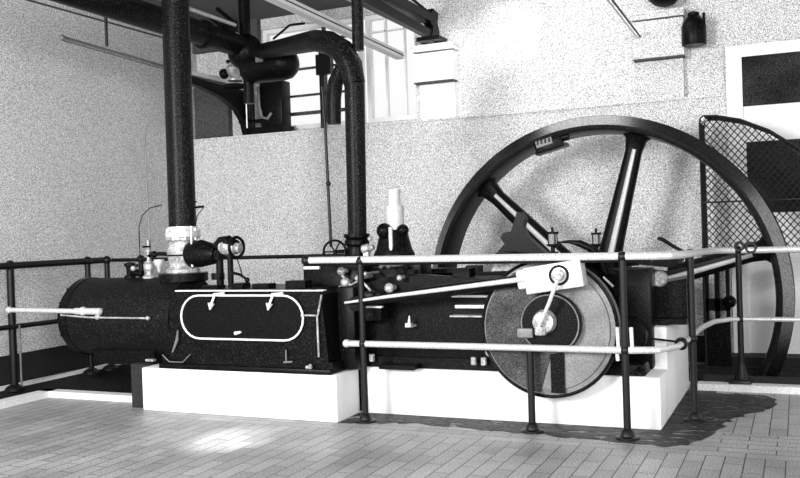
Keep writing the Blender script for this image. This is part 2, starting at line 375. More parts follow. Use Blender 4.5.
# bed / trunk frame
bed = MB()
bed.prism([(-2.86, 0.90), (-2.60, 0.96), (-2.44, 0.97), (-1.82, 0.93), (-1.75, 0.90), (-1.75, 0.33), (-2.86, 0.33)], 'y', 5.68, 5.74)
bed.box(-2.86, -1.75, 5.64, 6.3, 0.325, 0.40)
bed.box(-2.86, -1.55, 5.70, 5.95, 0.40, 0.86, bev=0.02)
bed = bed.build('bed_frame', 'iron', eng, ang=30)
MB().box(-2.16, -2.04, 5.68, 5.80, 0.945, 1.005).build('oil_box', 'iron', bed)
MB().box(-2.5, -2.44, 5.68, 5.74, 0.96, 1.0).build('oil_box', 'iron', bed)
MB().box(-2.12, -1.83, 5.60, 5.68, 0.745, 0.765).box(-2.15, -1.86, 5.62, 5.68, 0.815, 0.828).build('slide_bar', 'bright', bed, label='bright slide bar')
MB().box(-2.16, -1.86, 5.60, 5.70, 0.685, 0.695).build('lower_slide_bar', 'brass', bed)
for xx in (-2.75, -2.0, -1.93):
    MB().cyl((xx, 5.60, 0.37), (xx, 5.60, 0.42), 0.02, seg=8).build('bed_bolt', 'brass', bed)
MB().ball((-1.86, 5.55, 0.47), 0.04).tube([(-1.84, 5.55, 0.46), (-1.72, 5.55, 0.36), (-1.62, 5.56, 0.30)], 0.008, 8).build('drip_cup', 'bright', bed)
MB().box(-2.48, -2.44, 5.58, 5.62, 0.615, 0.64).cyl((-2.46, 5.60, 0.62), (-2.455, 5.60, 0.69), 0.014, 0.005, seg=8).box(-2.49, -2.44, 5.61, 5.71, 0.61, 0.625).build('small_oiler', 'bright', bed)
MB().box(-2.66, -2.40, 5.52, 5.70, 0.33, 0.36).build('drip_tray', 'iron', bed)
# crosshead and motion
xh = MB().box(-2.90, -2.62, 5.50, 5.70, 0.66, 0.86, bev=0.015).cyl((-2.76, 5.38, 0.79), (-2.76, 5.70, 0.79), 0.05).build('crosshead', 'iron', eng)
MB().box(-2.84, -2.58, 5.47, 5.50, 0.80, 0.815).box(-2.84, -2.60, 5.47, 5.50, 0.755, 0.768).build('crosshead_gib', 'bright', xh)
MB().cyl((-2.95, 5.55, 0.52), (-2.95, 5.55, 0.60), 0.02, 0.006, seg=8).build('grease_cup', 'bright', xh)
cr = MB().tube([(-2.80, 5.40, 0.795), (-2.5, 5.40, 0.828), (-2.15, 5.40, 0.872), (-1.56, 5.40, 0.945)], [0.024, 0.033, 0.042, 0.034], 18).build('connecting_rod', 'iron', eng)
MB().tube([(-2.82, 5.355, 0.80), (-2.5, 5.352, 0.842), (-1.56, 5.352, 0.952)], [0.008, 0.012, 0.017], 8).build('rod_edge', 'bright', cr, label='bright upper edge of the rod')
R1 = Matrix.Rotation(math.radians(-8), 3, 'Y')
be = MB().box(-1.56, -1.20, 5.33, 5.46, 0.88, 1.045, bev=0.008, rot=R1).box(-1.62, -1.54, 5.36, 5.44, 0.885, 1.01, bev=0.02, rot=R1).build('big_end', 'bright', cr, label='pale strap block at the crank end of the rod')
MB().ring((-1.34, 5.325, 0.975), (0, 1, 0), 0.055, 0.008, 24, 6).build('pin_ring', 'iron', be)
MB().cyl((-1.34, 5.28, 0.975), (-1.34, 5.34, 0.975), 0.035).build('pin_boss', 'brass', be)
# crank disc, banjo oiler, bearing
CX, CZ = -1.455, 0.635
cd = MB().lathe((CX, 5.46, CZ), (0, 1, 0), [(0.385, 0.0), (0.39, 0.012), (0.425, 0.012), (0.43, 0.02), (0.43, 0.13), (0.40, 0.14)], 64).build('crank_disc', 'steel', eng, label='grey steel crank disc')
MB().ring((CX, 5.475, CZ), (0, 1, 0), 0.428, 0.012, 64, 8).build('disc_rim', 'iron', cd)
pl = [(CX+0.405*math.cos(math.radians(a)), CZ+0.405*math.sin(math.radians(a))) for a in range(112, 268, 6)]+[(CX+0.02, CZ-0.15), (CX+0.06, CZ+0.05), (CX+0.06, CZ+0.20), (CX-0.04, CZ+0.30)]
MB().prism(pl, 'y', 5.452, 5.468).build('crank_web', 'web', cd, label='dark raised web on the left half of the disc')  # dark mottled plate over the left half of the disc face
MB().lathe((CX+0.03, 5.40, CZ+0.035), (0, 1, 0), [(0.185, 0.0), (0.19, 0.02), (0.19, 0.06)], 40).build('hub_boss', 'iron', cd)
MB().ring((CX+0.03, 5.40, CZ+0.035), (0, 1, 0), 0.180, 0.005, 40, 8).build('hub_ring', 'steel', cd)
MB().lathe((CX+0.0, 5.34, CZ+0.05), (0, 1, 0), [(0.04, 0.0), (0.065, 0.01), (0.075, 0.06)], 24).box(CX-0.05, CX+0.02, 5.33, 5.38, CZ-0.03, CZ+0.03, bev=0.01).build('hub_nut', 'brass', cd)
MB().box(CX-0.17, CX-0.07, 5.36, 5.40, CZ-0.05, CZ+0.01, bev=0.008).build('balance_block', 'steel', cd)
MB().box(CX+0.015, CX+0.10, 5.445, 5.47, CZ-0.40, CZ-0.12).build('counterweight', 'iron', cd)
MB().cyl((-1.34, 5.34, 0.975), (-1.34, 5.50, 0.975), 0.06).build('crank_pin', 'iron', cd)
MB().tube([(-1.33, 5.27, 0.96), (-1.40, 5.29, 0.80), (-1.47, 5.31, 0.665)], 0.012, 8).ball((-1.33, 5.27, 0.965), 0.022).build('oiler_arm', 'bright', cd, label='thin bright oiler arm')
bp = MB().prism([(-1.85, 0.33), (-1.05, 0.33), (-1.12, 0.60), (-1.20, 0.95), (-1.28, 1.05), (-1.60, 1.05), (-1.66, 0.92), (-1.80, 0.6)], 'y', 5.70, 6.02).build('main_bearing', 'iron', eng, ang=30)
MB().box(-1.60, -1.14, 5.66, 5.98, 1.04, 1.07, bev=0.01).build('bearing_cap', 'iron', bp)
MB().tube([(-1.43, 5.7, 1.165), (-1.36, 5.7, 1.168), (-1.29, 5.7, 1.155), (-1.22, 5.7, 1.12), (-1.16, 5.7, 1.07), (-1.15, 5.7, 1.0)], [0.005, 0.012, 0.022, 0.024, 0.018, 0.014], 10).build('splash_guard', 'iron', bp)
def oil_cup(x, y, z, par, r=0.03):
    c = MB().cyl((x, y, z), (x, y, z+0.07), 0.014, seg=10).lathe((x, y, z+0.065), (0, 0, 1), [(0.018, 0), (r+0.006, 0.01), (r+0.006, 0.02)]).cyl((x, y, z+0.15), (x, y, z+0.165), r+0.006).cyl((x, y, z+0.165), (x, y, z+0.195), 0.009, seg=8).box(x-0.035, x+0.035, y-0.008, y+0.008, z+0.02, z+0.035)
    for k in range(4):
        a = PI/4+k*PI/2; c.cyl((x+r*math.cos(a), y+r*math.sin(a), z+0.08), (x+r*math.cos(a), y+r*math.sin(a), z+0.155), 0.0035, seg=6)
    c.build('oil_cup', 'iron', par)
    MB().cyl((x, y, z+0.085), (x, y, z+0.15), r-0.006, seg=16).build('cup_glass', 'glass', par)
oil_cup(-1.48, 5.75, 1.07, bp, 0.034)
MB().prism([(-1.86, 0.99), (-1.82, 1.05), (-1.62, 1.085), (-1.40, 1.09), (-1.40, 0.99)], 'y', 5.60, 5.64).build('splash_plate', 'brass', eng, label='grey sheet splash plate behind the big end')
# second bearing, eccentric gear and dark pump at the right
ob = MB().box(-1.16, -0.88, 5.86, 6.10, 0.33, 0.98, bev=0.02).lathe((-1.02, 5.72, 0.56), (0, 1, 0), [(0.10, 0), (0.12, 0.02), (0.12, 0.2)]).box(-1.18, -0.90, 5.64, 6.1, 0.28, 0.40, bev=0.02).build('eccentric_housing', 'iron', eng)
MB().cyl((-1.14, 5.66, 0.94), (-1.08, 5.66, 0.88), 0.008, seg=8).build('link_rod', 'bright', ob)
MB().tube([(-1.35, 5.9, 1.06), (-1.2, 5.9, 1.0), (-1.12, 5.9, 0.9), (-1.1, 5.86, 0.8)], 0.03, 10).build('elbow_pipe', 'iron', ob)
pb = MB().prism([(-1.12, 0.60), (-0.69, 0.60), (-0.69, 0.90), (-1.12, 0.82)], 'y', 6.10, 6.60).box(-0.88, -0.68, 5.98, 6.10, 0.61, 0.645).prism([(-1.16, 0.98), (-0.95, 0.99), (-0.80, 0.97), (-0.74, 1.0), (-0.74, 1.03), (-1.16, 1.05)], 'y', 6.1, 6.45).build('outer_bearing', 'iron', eng, ang=30)
MB().lathe((-0.86, 6.05, 0.90), (0, 1, 0), [(0.045, 0), (0.055, 0.02), (0.055, 0.07)]).build('bearing_boss', 'brass', pb)
MB().tube([(-0.98, 6.05, 0.985), (-0.80, 6.05, 0.965)], 0.012, 8).build('oil_tube', 'brass', pb)
MB().tube([(-0.89, 6.3, 1.165), (-0.86, 6.3, 1.155), (-0.78, 6.3, 1.10), (-0.71, 6.3, 1.06), (-0.70, 6.3, 0.96)], [0.012, 0.014, 0.012, 0.012, 0.012], 10).build('hand_lever', 'iron', pb, label='curved black hand lever')
oil_cup(-1.31, 6.3, 1.05, bp, 0.030)
MB().box(-1.42, -1.10, 6.1, 6.5, 0.325, 1.06, bev=0.02).build('bearing_pedestal', 'iron', eng)
MB().cyl((-0.94, 5.88, 0.535), (-0.70, 5.88, 0.51), 0.007, seg=8).build('drain_rod', 'iron', eng)
MB().cyl((-0.93, 5.63, 0.37), (-0.90, 5.60, 0.35), 0.026, 0.02).build('relief_cock', 'iron', eng)
# rear frame with blocks
rf = MB().box(-2.9, -1.55, 6.35, 6.60, 0.325, 0.93, bev=0.015).box(-2.72, -2.48, 6.4, 6.55, 0.93, 0.97).box(-2.32, -2.22, 6.38, 6.5, 0.93, 0.99).box(-2.95, -1.6, 6.33, 6.40, 0.925, 0.945).build('rear_frame', 'iron', eng)
MB().box(-2.35, -2.18, 6.32, 6.345, 0.885, 0.895).build('rear_edging', 'brass', rf)
MB().lathe((-1.93, 6.20, 1.0), (0, 0, 1), [(0.05, 0), (0.05, 0.02), (0.085, 0.05), (0.085, 0.09), (0.05, 0.10)]).cyl((-1.86, 6.2, 0.93), (-1.86, 6.2, 1.04), 0.012).build('tallow_cup', 'iron', rf)
# crossed dark bracket between spoke and frame
MB().prism([(-2.07, 1.04), (-1.66, 1.04), (-1.72, 1.10), (-1.83, 1.20), (-1.86, 1.27), (-1.84, 1.33), (-1.87, 1.38), (-1.90, 1.38), (-1.92, 1.32), (-1.95, 1.24), (-2.01, 1.23), (-2.03, 1.19), (-2.0, 1.15), (-2.05, 1.10)], 'y', 6.36, 6.46).box(-2.08, -1.62, 6.36, 6.5, 0.93, 1.05).build('pump_bracket', 'iron', eng)

# governor
gv = MB().lathe((-2.78, 6.1, 0.90), (0, 0, 1), [(0.15, 0), (0.15, 0.03), (0.13, 0.17), (0.155, 0.185), (0.155, 0.20), (0.135, 0.24), (0.105, 0.36), (0.10, 0.38)]).build('governor', 'iron', eng)
MB().lathe((-2.77, 6.1, 1.24), (0, 0, 1), [(0.072, 0), (0.072, 0.22), (0.05, 0.225), (0.05, 0.34), (0.035, 0.355), (0.0, 0.36)], 24).build('spring_sleeve', 'bright', gv, label='bright stepped spring sleeve')
MB().tube([(-2.75, 5.98, 1.12), (-2.75, 5.98, 1.30)], 0.016, 8).build('sleeve_guide', 'bright', gv)
for gx in (-2.81, -2.66):
    MB().ball((gx, 6.0, 1.275), 0.058 if gx < -2.8 else 0.045).tube([(gx, 6.0, 1.24), (gx+(0.02 if gx < -2.8 else -0.02), 6.05, 1.12)], 0.014, 8).build('governor_ball', 'iron', gv)
MB().box(-2.92, -2.80, 5.93, 5.95, 1.075, 1.09).build('governor_plate', 'bright', gv)
MB().cyl((-2.71, 5.98, 0.86), (-2.71, 5.98, 1.03), 0.028, seg=12).build('governor_spindle', 'bright', gv)
vg = MB().box(-2.98, -2.56, 5.82, 6.2, 0.72, 1.02, bev=0.03).box(-2.60, -2.48, 5.9, 6.1, 0.90, 1.04, bev=0.01)
vg = vg.build('valve_gear', 'iron', eng)
for gx, gz, r in ((-2.97, 1.00, 0.03), (-2.94, 0.92, 0.035), (-2.84, 0.95, 0.022), (-2.60, 0.88, 0.035), (-2.72, 0.84, 0.022), (-2.52, 0.95, 0.02), (-2.66, 1.03, 0.016), (-2.60, 1.03, 0.016), (-2.78, 0.98, 0.016), (-2.98, 0.88, 0.02)):
    MB().ball((gx, 5.60, gz), r, 12).cyl((gx, 5.60, gz), (gx, 5.84, gz), r*0.6, seg=10).build('linkage_nut', 'brass', vg)
MB().tube([(-2.97, 5.60, 0.98), (-2.90, 5.60, 0.90), (-2.82, 5.60, 0.94), (-2.74, 5.60, 0.86)], 0.009, 8).build('linkage_rod', 'brass', vg)

# ================================================================== FLYWHEEL
WX, WZ, WR, W0, W1 = -1.543, 0.673, 1.493, 7.34, 7.72
fw = thing('flywheel', (WX, 7.5, WZ), 'huge black six-spoked flywheel standing in the pit behind the engine', 'flywheel')
rim = MB()
prof = [(WR-0.135, W0+0.05), (WR-0.125, W0+0.012), (WR-0.088, W0), (WR-0.085, W0), (WR-0.006, W0+0.075), (WR, W0+0.085), (WR, W1), (WR-0.12, W1), (WR-0.135, W1-0.03)]
N = 128; rings = []
for k in range(N):
    a = 2*PI*k/N
    rings.append([rim.bm.verts.new((WX+r*math.cos(a), y, WZ+r*math.sin(a))) for r, y in prof])
for k in range(N):
    a, b = rings[k], rings[(k+1) % N]
    for j in range(len(prof)): rim.bm.faces.new((a[j], a[(j+1) % len(prof)], b[(j+1) % len(prof)], b[j]))
rim = rim.build('rim', 'iron', fw)
bv = MB(); rings = []
for k in range(N):
    a = 2*PI*k/N
    rings.append([bv.bm.verts.new((WX+r*math.cos(a), y, WZ+r*math.sin(a))) for r, y in ((WR-0.083, W0-0.002), (WR-0.004, W0+0.073), (WR-0.004, W0+0.08), (WR-0.083, W0+0.005))])
for k in range(N):
    a, b = rings[k], rings[(k+1) % N]
    for j in range(4): bv.bm.faces.new((a[j], a[(j+1) % 4], b[(j+1) % 4], b[j]))
bv.build('rim_bevel', 'rim', rim, label='polished bevelled edge of the rim')
MB().lathe((WX, 7.30, WZ), (0, 1, 0), [(0.11, 0), (0.24, 0.0), (0.26, 0.03), (0.26, 0.40), (0.23, 0.43), (0.11, 0.43)], 40).build('hub', 'iron', fw)
MB().cyl((WX+0.02, 5.56, WZ-0.01), (WX, 7.95, WZ), 0.10, seg=28).build('shaft', 'steel', fw)
for k in range(6):
    a = math.radians(15.5+60*k); u = V((math.cos(a), 0, math.sin(a))); w_ = V((-u.z, 0, u.x)); n_ = V((0, 1, 0))
    sp = MB(); c0 = V((WX, 7.53, WZ))
    secs = []
    for t, hw, hd in ((0.22, 0.105, 0.085), (0.5, 0.09, 0.075), (1.22, 0.068, 0.062), (1.32, 0.085, 0.08), (1.38, 0.15, 0.11)):
        ring_ = []
        for j in range(20):
            q = 2*PI*j/20; cc, ss = math.cos(q), math.sin(q)
            # cross-shaped section: a broad web with a raised rib towards the viewer
            sc = lambda v, e: math.copysign(abs(v)**e, v)
            ring_.append(sp.bm.verts.new(c0+u*t+w_*(hw*sc(cc, 0.7))+n_*(hd*sc(ss, 0.7))))
        secs.append(ring_)
    for a_, b_ in zip(secs, secs[1:]):
        for j in range(20): sp.bm.faces.new((a_[j], a_[(j+1) % 20], b_[(j+1) % 20], b_[j]))
    sp.bm.faces.new(secs[0][::-1]); sp.bm.faces.new(secs[-1])
    s_ = sp.build('spoke', 'iron', fw)
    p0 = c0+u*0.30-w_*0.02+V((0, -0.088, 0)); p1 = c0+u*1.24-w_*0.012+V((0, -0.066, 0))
    MB().tube([p0, p1], [0.027, 0.017], 8).build('spoke_rib', 'bright', s_, label='bright worn rib along the spoke')  # rib coloured bright to paint in the highlight on the spoke
q = MB().box(-2.03, -1.79, 7.36, 7.44, 1.90, 2.01, bev=0.01, rot=Matrix.Rotation(math.radians(-14), 3, 'Y')).box(-2.03, -1.76, 7.38, 7.5, 1.90, 1.93, rot=Matrix.Rotation(math.radians(-14), 3, 'Y')).cyl((-1.80, 7.40, 2.0), (-1.74, 7.40, 2.01), 0.03)
q = q.build('stop_gear', 'iron', fw)
MB().box(-2.01, -1.87, 7.345, 7.36, 1.94, 1.995, rot=Matrix.Rotation(math.radians(-14), 3, 'Y')).build('gear_plate', 'steel', q)
bx = MB()
for i_ in range(4): bx.box(-2.0+i_*0.033, -1.985+i_*0.033, 7.338, 7.345, 1.95+i_*0.006, 1.985+i_*0.006)
bx.build('plate_slots', 'iron', q)

# ================================================================== PIPES
sp_ = thing('steam_pipe', (-4.37, 5.65, 0.96), 'thick black vertical steam pipe with white flange, rising from the left end of the engine', 'pipe')
MB().tube([(-4.37, 5.65, 1.33), (-4.36, 5.65, ZC)], 0.105, 28).build('pipe_run', 'black', sp_)
MB().lathe((-4.37, 5.65, 1.275), (0, 0, 1), [(0.125, 0), (0.135, 0.005), (0.135, 0.045), (0.115, 0.055), (0.115, 0.085)], 32).build('flange', 'bright', sp_, label='white pipe flange')
MB().lathe((-4.38, 5.65, 1.0), (0, 0, 1), [(0.13, 0), (0.13, 0.03), (0.10, 0.05), (0.115, 0.13), (0.12, 0.17), (0.10, 0.24), (0.12, 0.26), (0.12, 0.275)], 32).build('valve_body', 'brass', sp_, label='pale brass valve body')
MB().lathe((-4.38, 5.65, 0.93), (0, 0, 1), [(0.17, 0), (0.19, 0.01), (0.19, 0.07), (0.14, 0.075)], 32).build('pipe_foot', 'iron', sp_)
MB().ring((-4.38, 5.65, 1.14), (0, 0, 1), 0.122, 0.006, 32, 6).build('body_band', 'iron', sp_)
for k in range(8):
    a = 2*PI*k/8; MB().cyl((-4.37+0.118*math.cos(a), 5.65+0.118*math.sin(a), 1.255), (-4.37+0.118*math.cos(a), 5.65+0.118*math.sin(a), 1.345), 0.011, seg=6).build('flange_bolt', 'bright', sp_)
MB().tube([(-4.26, 5.62, 1.14), (-4.16, 5.6, 1.15), (-4.02, 5.6, 1.14)], [0.10, 0.105, 0.07], 20).build('side_branch', 'iron', sp_)
MB().box(-4.10, -3.97, 5.55, 5.65, 1.10, 1.17).tube([(-4.04, 5.6, 1.18), (-3.98, 5.6, 1.24), (-3.90, 5.6, 1.245)], 0.035, 12).cyl((-3.93, 5.6, 1.24), (-3.85, 5.6, 1.20), 0.045).build('bonnet', 'iron', sp_)
hw = MB().lathe((-3.98, 5.6, 1.19), (1, 0, -0.05), [(0.045, 0), (0.055, 0.03), (0.05, 0.12), (0.035, 0.17)]).build('bonnet_sleeve', 'brass', sp_)
MB().ring((-3.83, 5.58, 1.19), (1, -0.2, 0), 0.075, 0.012, 24, 8).build('handwheel', 'iron', sp_)
MB().cyl((-4.0, 5.6, 1.12), (-4.0, 5.6, 0.89), 0.028).cyl((-4.02, 5.6, 0.95), (-4.02, 5.6, 1.0), 0.05).build('support_stem', 'iron', sp_)
MB().cyl((-3.905, 5.6, 1.16), (-3.905, 5.6, 0.89), 0.022).tube([(-3.9, 5.6, 1.0), (-3.82, 5.6, 0.985), (-3.76, 5.6, 0.945)], 0.011, 8).ball((-3.76, 5.6, 0.945), 0.02).build('drain_lever', 'iron', sp_)
MB().tube([(-3.83, 5.58, 1.11), (-3.78, 5.58, 0.96)], 0.004, 6).build('pull_wire', 'iron', sp_)
MB().tube([(-4.47, 5.62, 2.17)]+[(-4.58, 5.62, 2.20), (-4.65, 5.62, 2.17), (-4.68, 5.62, 2.10), (-4.675, 5.62, 1.6), (-4.66, 5.62, 1.0)], 0.005, 8).build('gauge_tube', 'steel', sp_, label='thin tube looping out from the pipe')
MB().tube([(-4.49, 5.56, 1.53), (-4.60, 5.56, 1.515), (-4.68, 5.56, 1.46), (-4.72, 5.56, 1.37), (-4.72, 5.56, 1.0)], 0.004, 8).build('drip_tube', 'iron', sp_)
MB().tube([(-4.25, 5.60, 1.50), (-4.13, 5.60, 1.505)], 0.009, 8).tube([(-4.26, 5.60, 1.54), (-4.19, 5.6, 1.545)], 0.005, 6).tube([(-4.13, 5.60, 1.50), (-4.19, 5.6, 1.44), (-4.21, 5.60, 1.36)], 0.004, 6).build('lever', 'iron', sp_)
MB().tube([(-4.215, 5.55, 1.36), (-4.215, 5.55, 1.05)], 0.008, 8).build('side_rod', 'bright', sp_)

lu = thing('cylinder_lubricator', (-4.67, 5.60, 0.96), 'small pale lubricator with side tap standing on the black cylinder', 'lubricator')
MB().lathe((-4.67, 5.60, 0.965), (0, 0, 1), [(0.05, 0), (0.05, 0.015), (0.022, 0.03), (0.022, 0.05), (0.04, 0.07), (0.042, 0.11), (0.02, 0.13), (0.012, 0.15), (0.012, 0.20), (0.022, 0.21), (0.022, 0.225), (0.01, 0.235), (0.010, 0.30), (0, 0.305)], 20).build('oil_bowl', 'brass', lu)
MB().tube([(-4.67, 5.6, 1.14), (-4.56, 5.6, 1.155), (-4.49, 5.6, 1.15)], 0.016, 10).ball((-4.615, 5.6, 1.15), 0.028).build('side_pipe', 'iron', lu)
MB().box(-4.72, -4.66, 5.59, 5.61, 1.205, 1.22).build('tap_handle', 'iron', lu)
MB().lathe((-4.57, 5.60, 1.11), (0, 0, -1), [(0.04, 0), (0.04, 0.03), (0.02, 0.06), (0.01, 0.10)], 16).build('drip_funnel', 'bright', lu)
rv = thing('relief_valve', (-4.86, 5.60, 0.96), 'small dark relief valve with angled lever on the cylinder, left of the lubricator', 'valve')
MB().lathe((-4.86, 5.6, 0.965), (0, 0, 1), [(0.045, 0), (0.045, 0.02), (0.025, 0.03), (0.03, 0.09), (0.045, 0.10), (0.045, 0.12), (0.01, 0.13)], 16).build('valve_body', 'iron', rv)
MB().cyl((-4.84, 5.6, 1.02), (-4.74, 5.6, 1.0), 0.028).cyl((-4.86, 5.6, 1.03), (-4.78, 5.6, 1.07), 0.010, seg=8).build('outlet', 'iron', rv)
MB().ball((-4.80, 5.57, 1.045), 0.022, 10).build('adjusting_nut', 'brass', rv)

# horizontal main from the viewer's side and header towards the right pipe
mp_ = thing('steam_main', (-4.70, 6.4, 3.0), 'thick black overhead steam main running back over the cylinder', 'pipe')
MB().tube([(-4.70, 4.4, 3.06), (-4.70, 7.0, 3.03)], 0.105, 28).build('pipe_run', 'black', mp_)
MB().lathe((-4.70, 6.45, 3.035), (0, 1, 0), [(0.125, 0), (0.125, 0.03)], 28).build('flange', 'iron', mp_)
MB().tube([(-4.60, 4.4, 3.20), (-4.60, 6.8, 3.17)], 0.018, 10).build('lagging_strip', 'bright', mp_, label='bright thin pipe lying along the top of the main')  # highlight on top of the main, built as a bright strip
MB().ball((-4.68, 7.08, 2.98), 0.17, 24).cyl((-4.68, 7.08, 2.98), (-4.68, 7.08, ZC), 0.055).build('junction', 'iron', mp_)
MB().lathe((-4.66, 6.92, 3.10), (0, -1, 0), [(0.03, 0), (0.03, 0.03), (0.015, 0.04)], 14).build('bright_plug', 'bright', mp_)
MB().tube([(-4.98, 6.9, 3.33), (-4.72, 6.9, 3.12)], 0.018, 8).tube([(-4.86, 6.9, 3.37), (-4.70, 6.9, 3.24)], 0.02, 8).box(-4.80, -4.66, 6.85, 6.95, 3.08, 3.24, bev=0.01).build('valve_yoke', 'iron', mp_)
hd = thing('steam_header', (-3.9, 6.8, 2.8), 'black overhead pipe curving across and down into the right vertical pipe', 'pipe')
hp = [(-4.62, 7.08, 2.96), (-4.1, 6.75, 2.90), (-3.75, 6.45, 2.84), (-3.45, 6.2, 2.79), (-3.28, 6.12, 2.74), (-3.16, 6.1, 2.66), (-3.09, 6.1, 2.54), (-3.065, 6.1, 2.40)]
MB().tube(hp, [0.07, 0.075, 0.08, 0.085, 0.09, 0.093, 0.09, 0.083], 24).build('pipe_run', 'black', hd)
MB().tube([(-3.12, 6.13, 2.62), (-3.20, 6.16, 2.54), (-3.27, 6.18, 2.44), (-3.30, 6.2, 2.32), (-3.305, 6.2, 2.12)], [0.05, 0.055, 0.06, 0.058, 0.055], 18).build('branch_pipe', 'black', hd)
MB().tube([(-4.2, 6.8, 3.0), (-3.85, 6.5, 3.02), (-3.6, 6.3, 2.965)], 0.010, 8).build('conduit', 'iron', hd)
MB().tube([(-4.45, 7.08, 3.02), (-4.30, 7.08, 3.04), (-4.1, 7.08, 3.0)], 0.02, 8).build('bypass_tube', 'iron', hd)
r2 = thing('right_steam_pipe', (-3.09, 6.1, 1.0), 'slimmer black vertical steam pipe beside the governor, right of the thick one', 'pipe')
MB().tube([(-3.065, 6.1, 2.40), (-3.085, 6.1, 1.24)], [0.078, 0.072], 24).build('pipe_run', 'black', r2)
MB().lathe((-3.09, 6.1, 1.16), (0, 0, 1), [(0.075, 0), (0.095, 0.02), (0.095, 0.05), (0.08, 0.06), (0.10, 0.075), (0.10, 0.10)], 24).build('flange', 'iron', r2)
MB().lathe((-3.09, 6.1, 1.02), (0, 0, 1), [(0.08, 0), (0.08, 0.02), (0.095, 0.07), (0.08, 0.14)], 24).build('stop_valve', 'iron', r2)
hv = MB().ring((-3.22, 5.98, 1.13), (-0.35, 1, 0), 0.085, 0.009, 28, 8)
for k in range(3):
    a = PI*k/3; e = V((math.cos(a)*0.94, math.cos(a)*0.33, math.sin(a)))*0.083; c = V((-3.22, 5.98, 1.13)); hv.cyl(c-e, c+e, 0.006, seg=6)
hv.cyl((-3.22, 5.98, 1.13), (-3.12, 6.08, 1.13), 0.014)
hv.build('handwheel', 'iron', r2)
MB().lathe((-2.99, 6.0, 1.14), (1, 0, 0.2), [(0.035, 0), (0.035, 0.05), (0.02, 0.06), (0.02, 0.09)], 14).ball((-2.93, 6.0, 1.22), 0.018, 10).build('gauge_cock', 'brass', r2)
MB().box(-2.98, -2.94, 5.98, 6.02, 1.08, 1.12).build('bright_nut', 'bright', r2)
tr_ = thing('thin_rod', (-3.37, 6.2, 1.16), 'thin black vertical rod hanging just left of the slimmer steam pipe', 'rod')
MB().tube([(-3.40, 6.2, 2.42), (-3.385, 6.2, 2.1), (-3.37, 6.2, 1.16)], 0.012, 10).build('rod', 'rail', tr_)
MB().ball((-3.375, 6.2, 1.66), 0.022, 10).build('collar', 'rail', tr_)
# black upright at top, behind the pale beam
MB().tube([(-3.03, 6.15, ZC), (-3.05, 6.15, 2.66)], 0.045, 16).build('drop_pipe', 'black', None, label='black upright pipe dropping from the ceiling onto the elbow', category='pipe')
MB().tube([(-4.76, YB+0.28, 2.40), (-4.76, YB+0.28, 3.28)], 0.03, 12).box(-4.80, -4.62, YB+0.22, YB+0.30, 3.0, 3.22).build('wall_stanchion', 'rail', None, label='dark upright stanchion in front of the bright window', category='stanchion')
# separator vessel
se = thing('steam_separator', (-4.45, 7.08, 2.82), 'black round-ended vessel slung under the overhead pipes', 'vessel')
MB().lathe((-4.72, 7.08, 2.83), (1, 0, 0), [(0, 0), (0.08, 0.01), (0.14, 0.05), (0.15, 0.10), (0.15, 0.44), (0.14, 0.50), (0.10, 0.555), (0.04, 0.58), (0, 0.585)], 32).build('shell', 'iron', se)
MB().box(-4.48, -4.40, 6.93, 6.96, 2.84, 2.92).build('plate', 'steel', se)
MB().cyl((-4.66, 7.08, 2.78), (-4.66, 7.08, 2.50), 0.05).build('drain_leg', 'iron', se)
st = thing('steam_trap', (-5.28, 8.54, 2.38), 'dark rectangular trap box standing on the wall ledge', 'trap')
MB().box(-5.42, -5.14, 8.44, 8.64, 2.46, 2.96, bev=0.012).build('box', 'iron', st)
MB().box(-5.60, -5.12, 8.42, 8.66, 2.38, 2.46).build('base', 'iron', st)
MB().tube([(-5.42, 8.42, 2.90), (-5.40, 8.40, 2.68), (-5.37, 8.40, 2.56), (-5.30, 8.40, 2.54), (-5.26, 8.42, 2.6)], 0.018, 10).build('side_pipe', 'steel', st)
MB().tube([(-5.70, 8.45, 2.54), (-5.42, 8.45, 2.53)], 0.022, 8).build('inlet', 'iron', st)
# runway rail, bracket, valve
rr_ = thing('overhead_runway_rail', (-5.6, 7.0, 2.88), 'long thin overhead rail running back beside the left wall', 'rail')
MB().tube([(-5.6, 5.73, 2.985), (-5.6, 8.15, 2.90)], 0.014, 8).tube([(-5.62, 5.73, 2.965), (-5.62, 8.15, 2.88)], 0.007, 8).ball((-5.6, 5.73, 2.98), 0.026, 10).build('rail', 'steel', rr_)
MB().cyl((-5.6, 6.26, ZC), (-5.6, 6.26, 3.0), 0.014, seg=8).build('hanger_rod', 'rail', rr_, label='black hanger rod')
MB().box(-5.665, -5.555, 7.25, 8.42, 2.905, 2.95).build('rail_head', 'bright', rr_, label='pale top of the rail near the bracket')
wb = thing('wall_bracket', (-5.55, 8.38, 2.38), 'black curved cast bracket rising from the wall ledge under the rail', 'bracket')
pts = [(7.10, 2.90), (8.50, 2.865), (8.50, 2.382), (8.41, 2.382), (8.36, 2.52), (8.22, 2.65), (7.95, 2.75), (7.6, 2.81), (7.10, 2.84)]
MB().prism([(a, b) for a, b in pts], 'x', -5.64, -5.57).build('web', 'iron', wb, ang=30)
MB().cyl((-5.53, 8.46, 2.382), (-5.53, 8.46, 2.86), 0.025).build('post', 'iron', wb)
MB().tube([(-5.49, 8.28, 2.82), (-5.49, 8.28, 2.44)], 0.008, 8).build('bright_rod', 'bright', wb)
vv = thing('globe_valve', (-5.40, 8.0, 2.90), 'pale brass globe valve sitting on top of the curved wall bracket', 'valve')
MB().lathe((-5.40, 7.95, 2.87), (0, 0, 1), [(0.08, 0.03), (0.08, 0.05), (0.05, 0.07), (0.085, 0.11), (0.10, 0.16), (0.06, 0.22), (0.06, 0.24), (0.03, 0.26)], 24).build('valve_body', 'brass', vv)
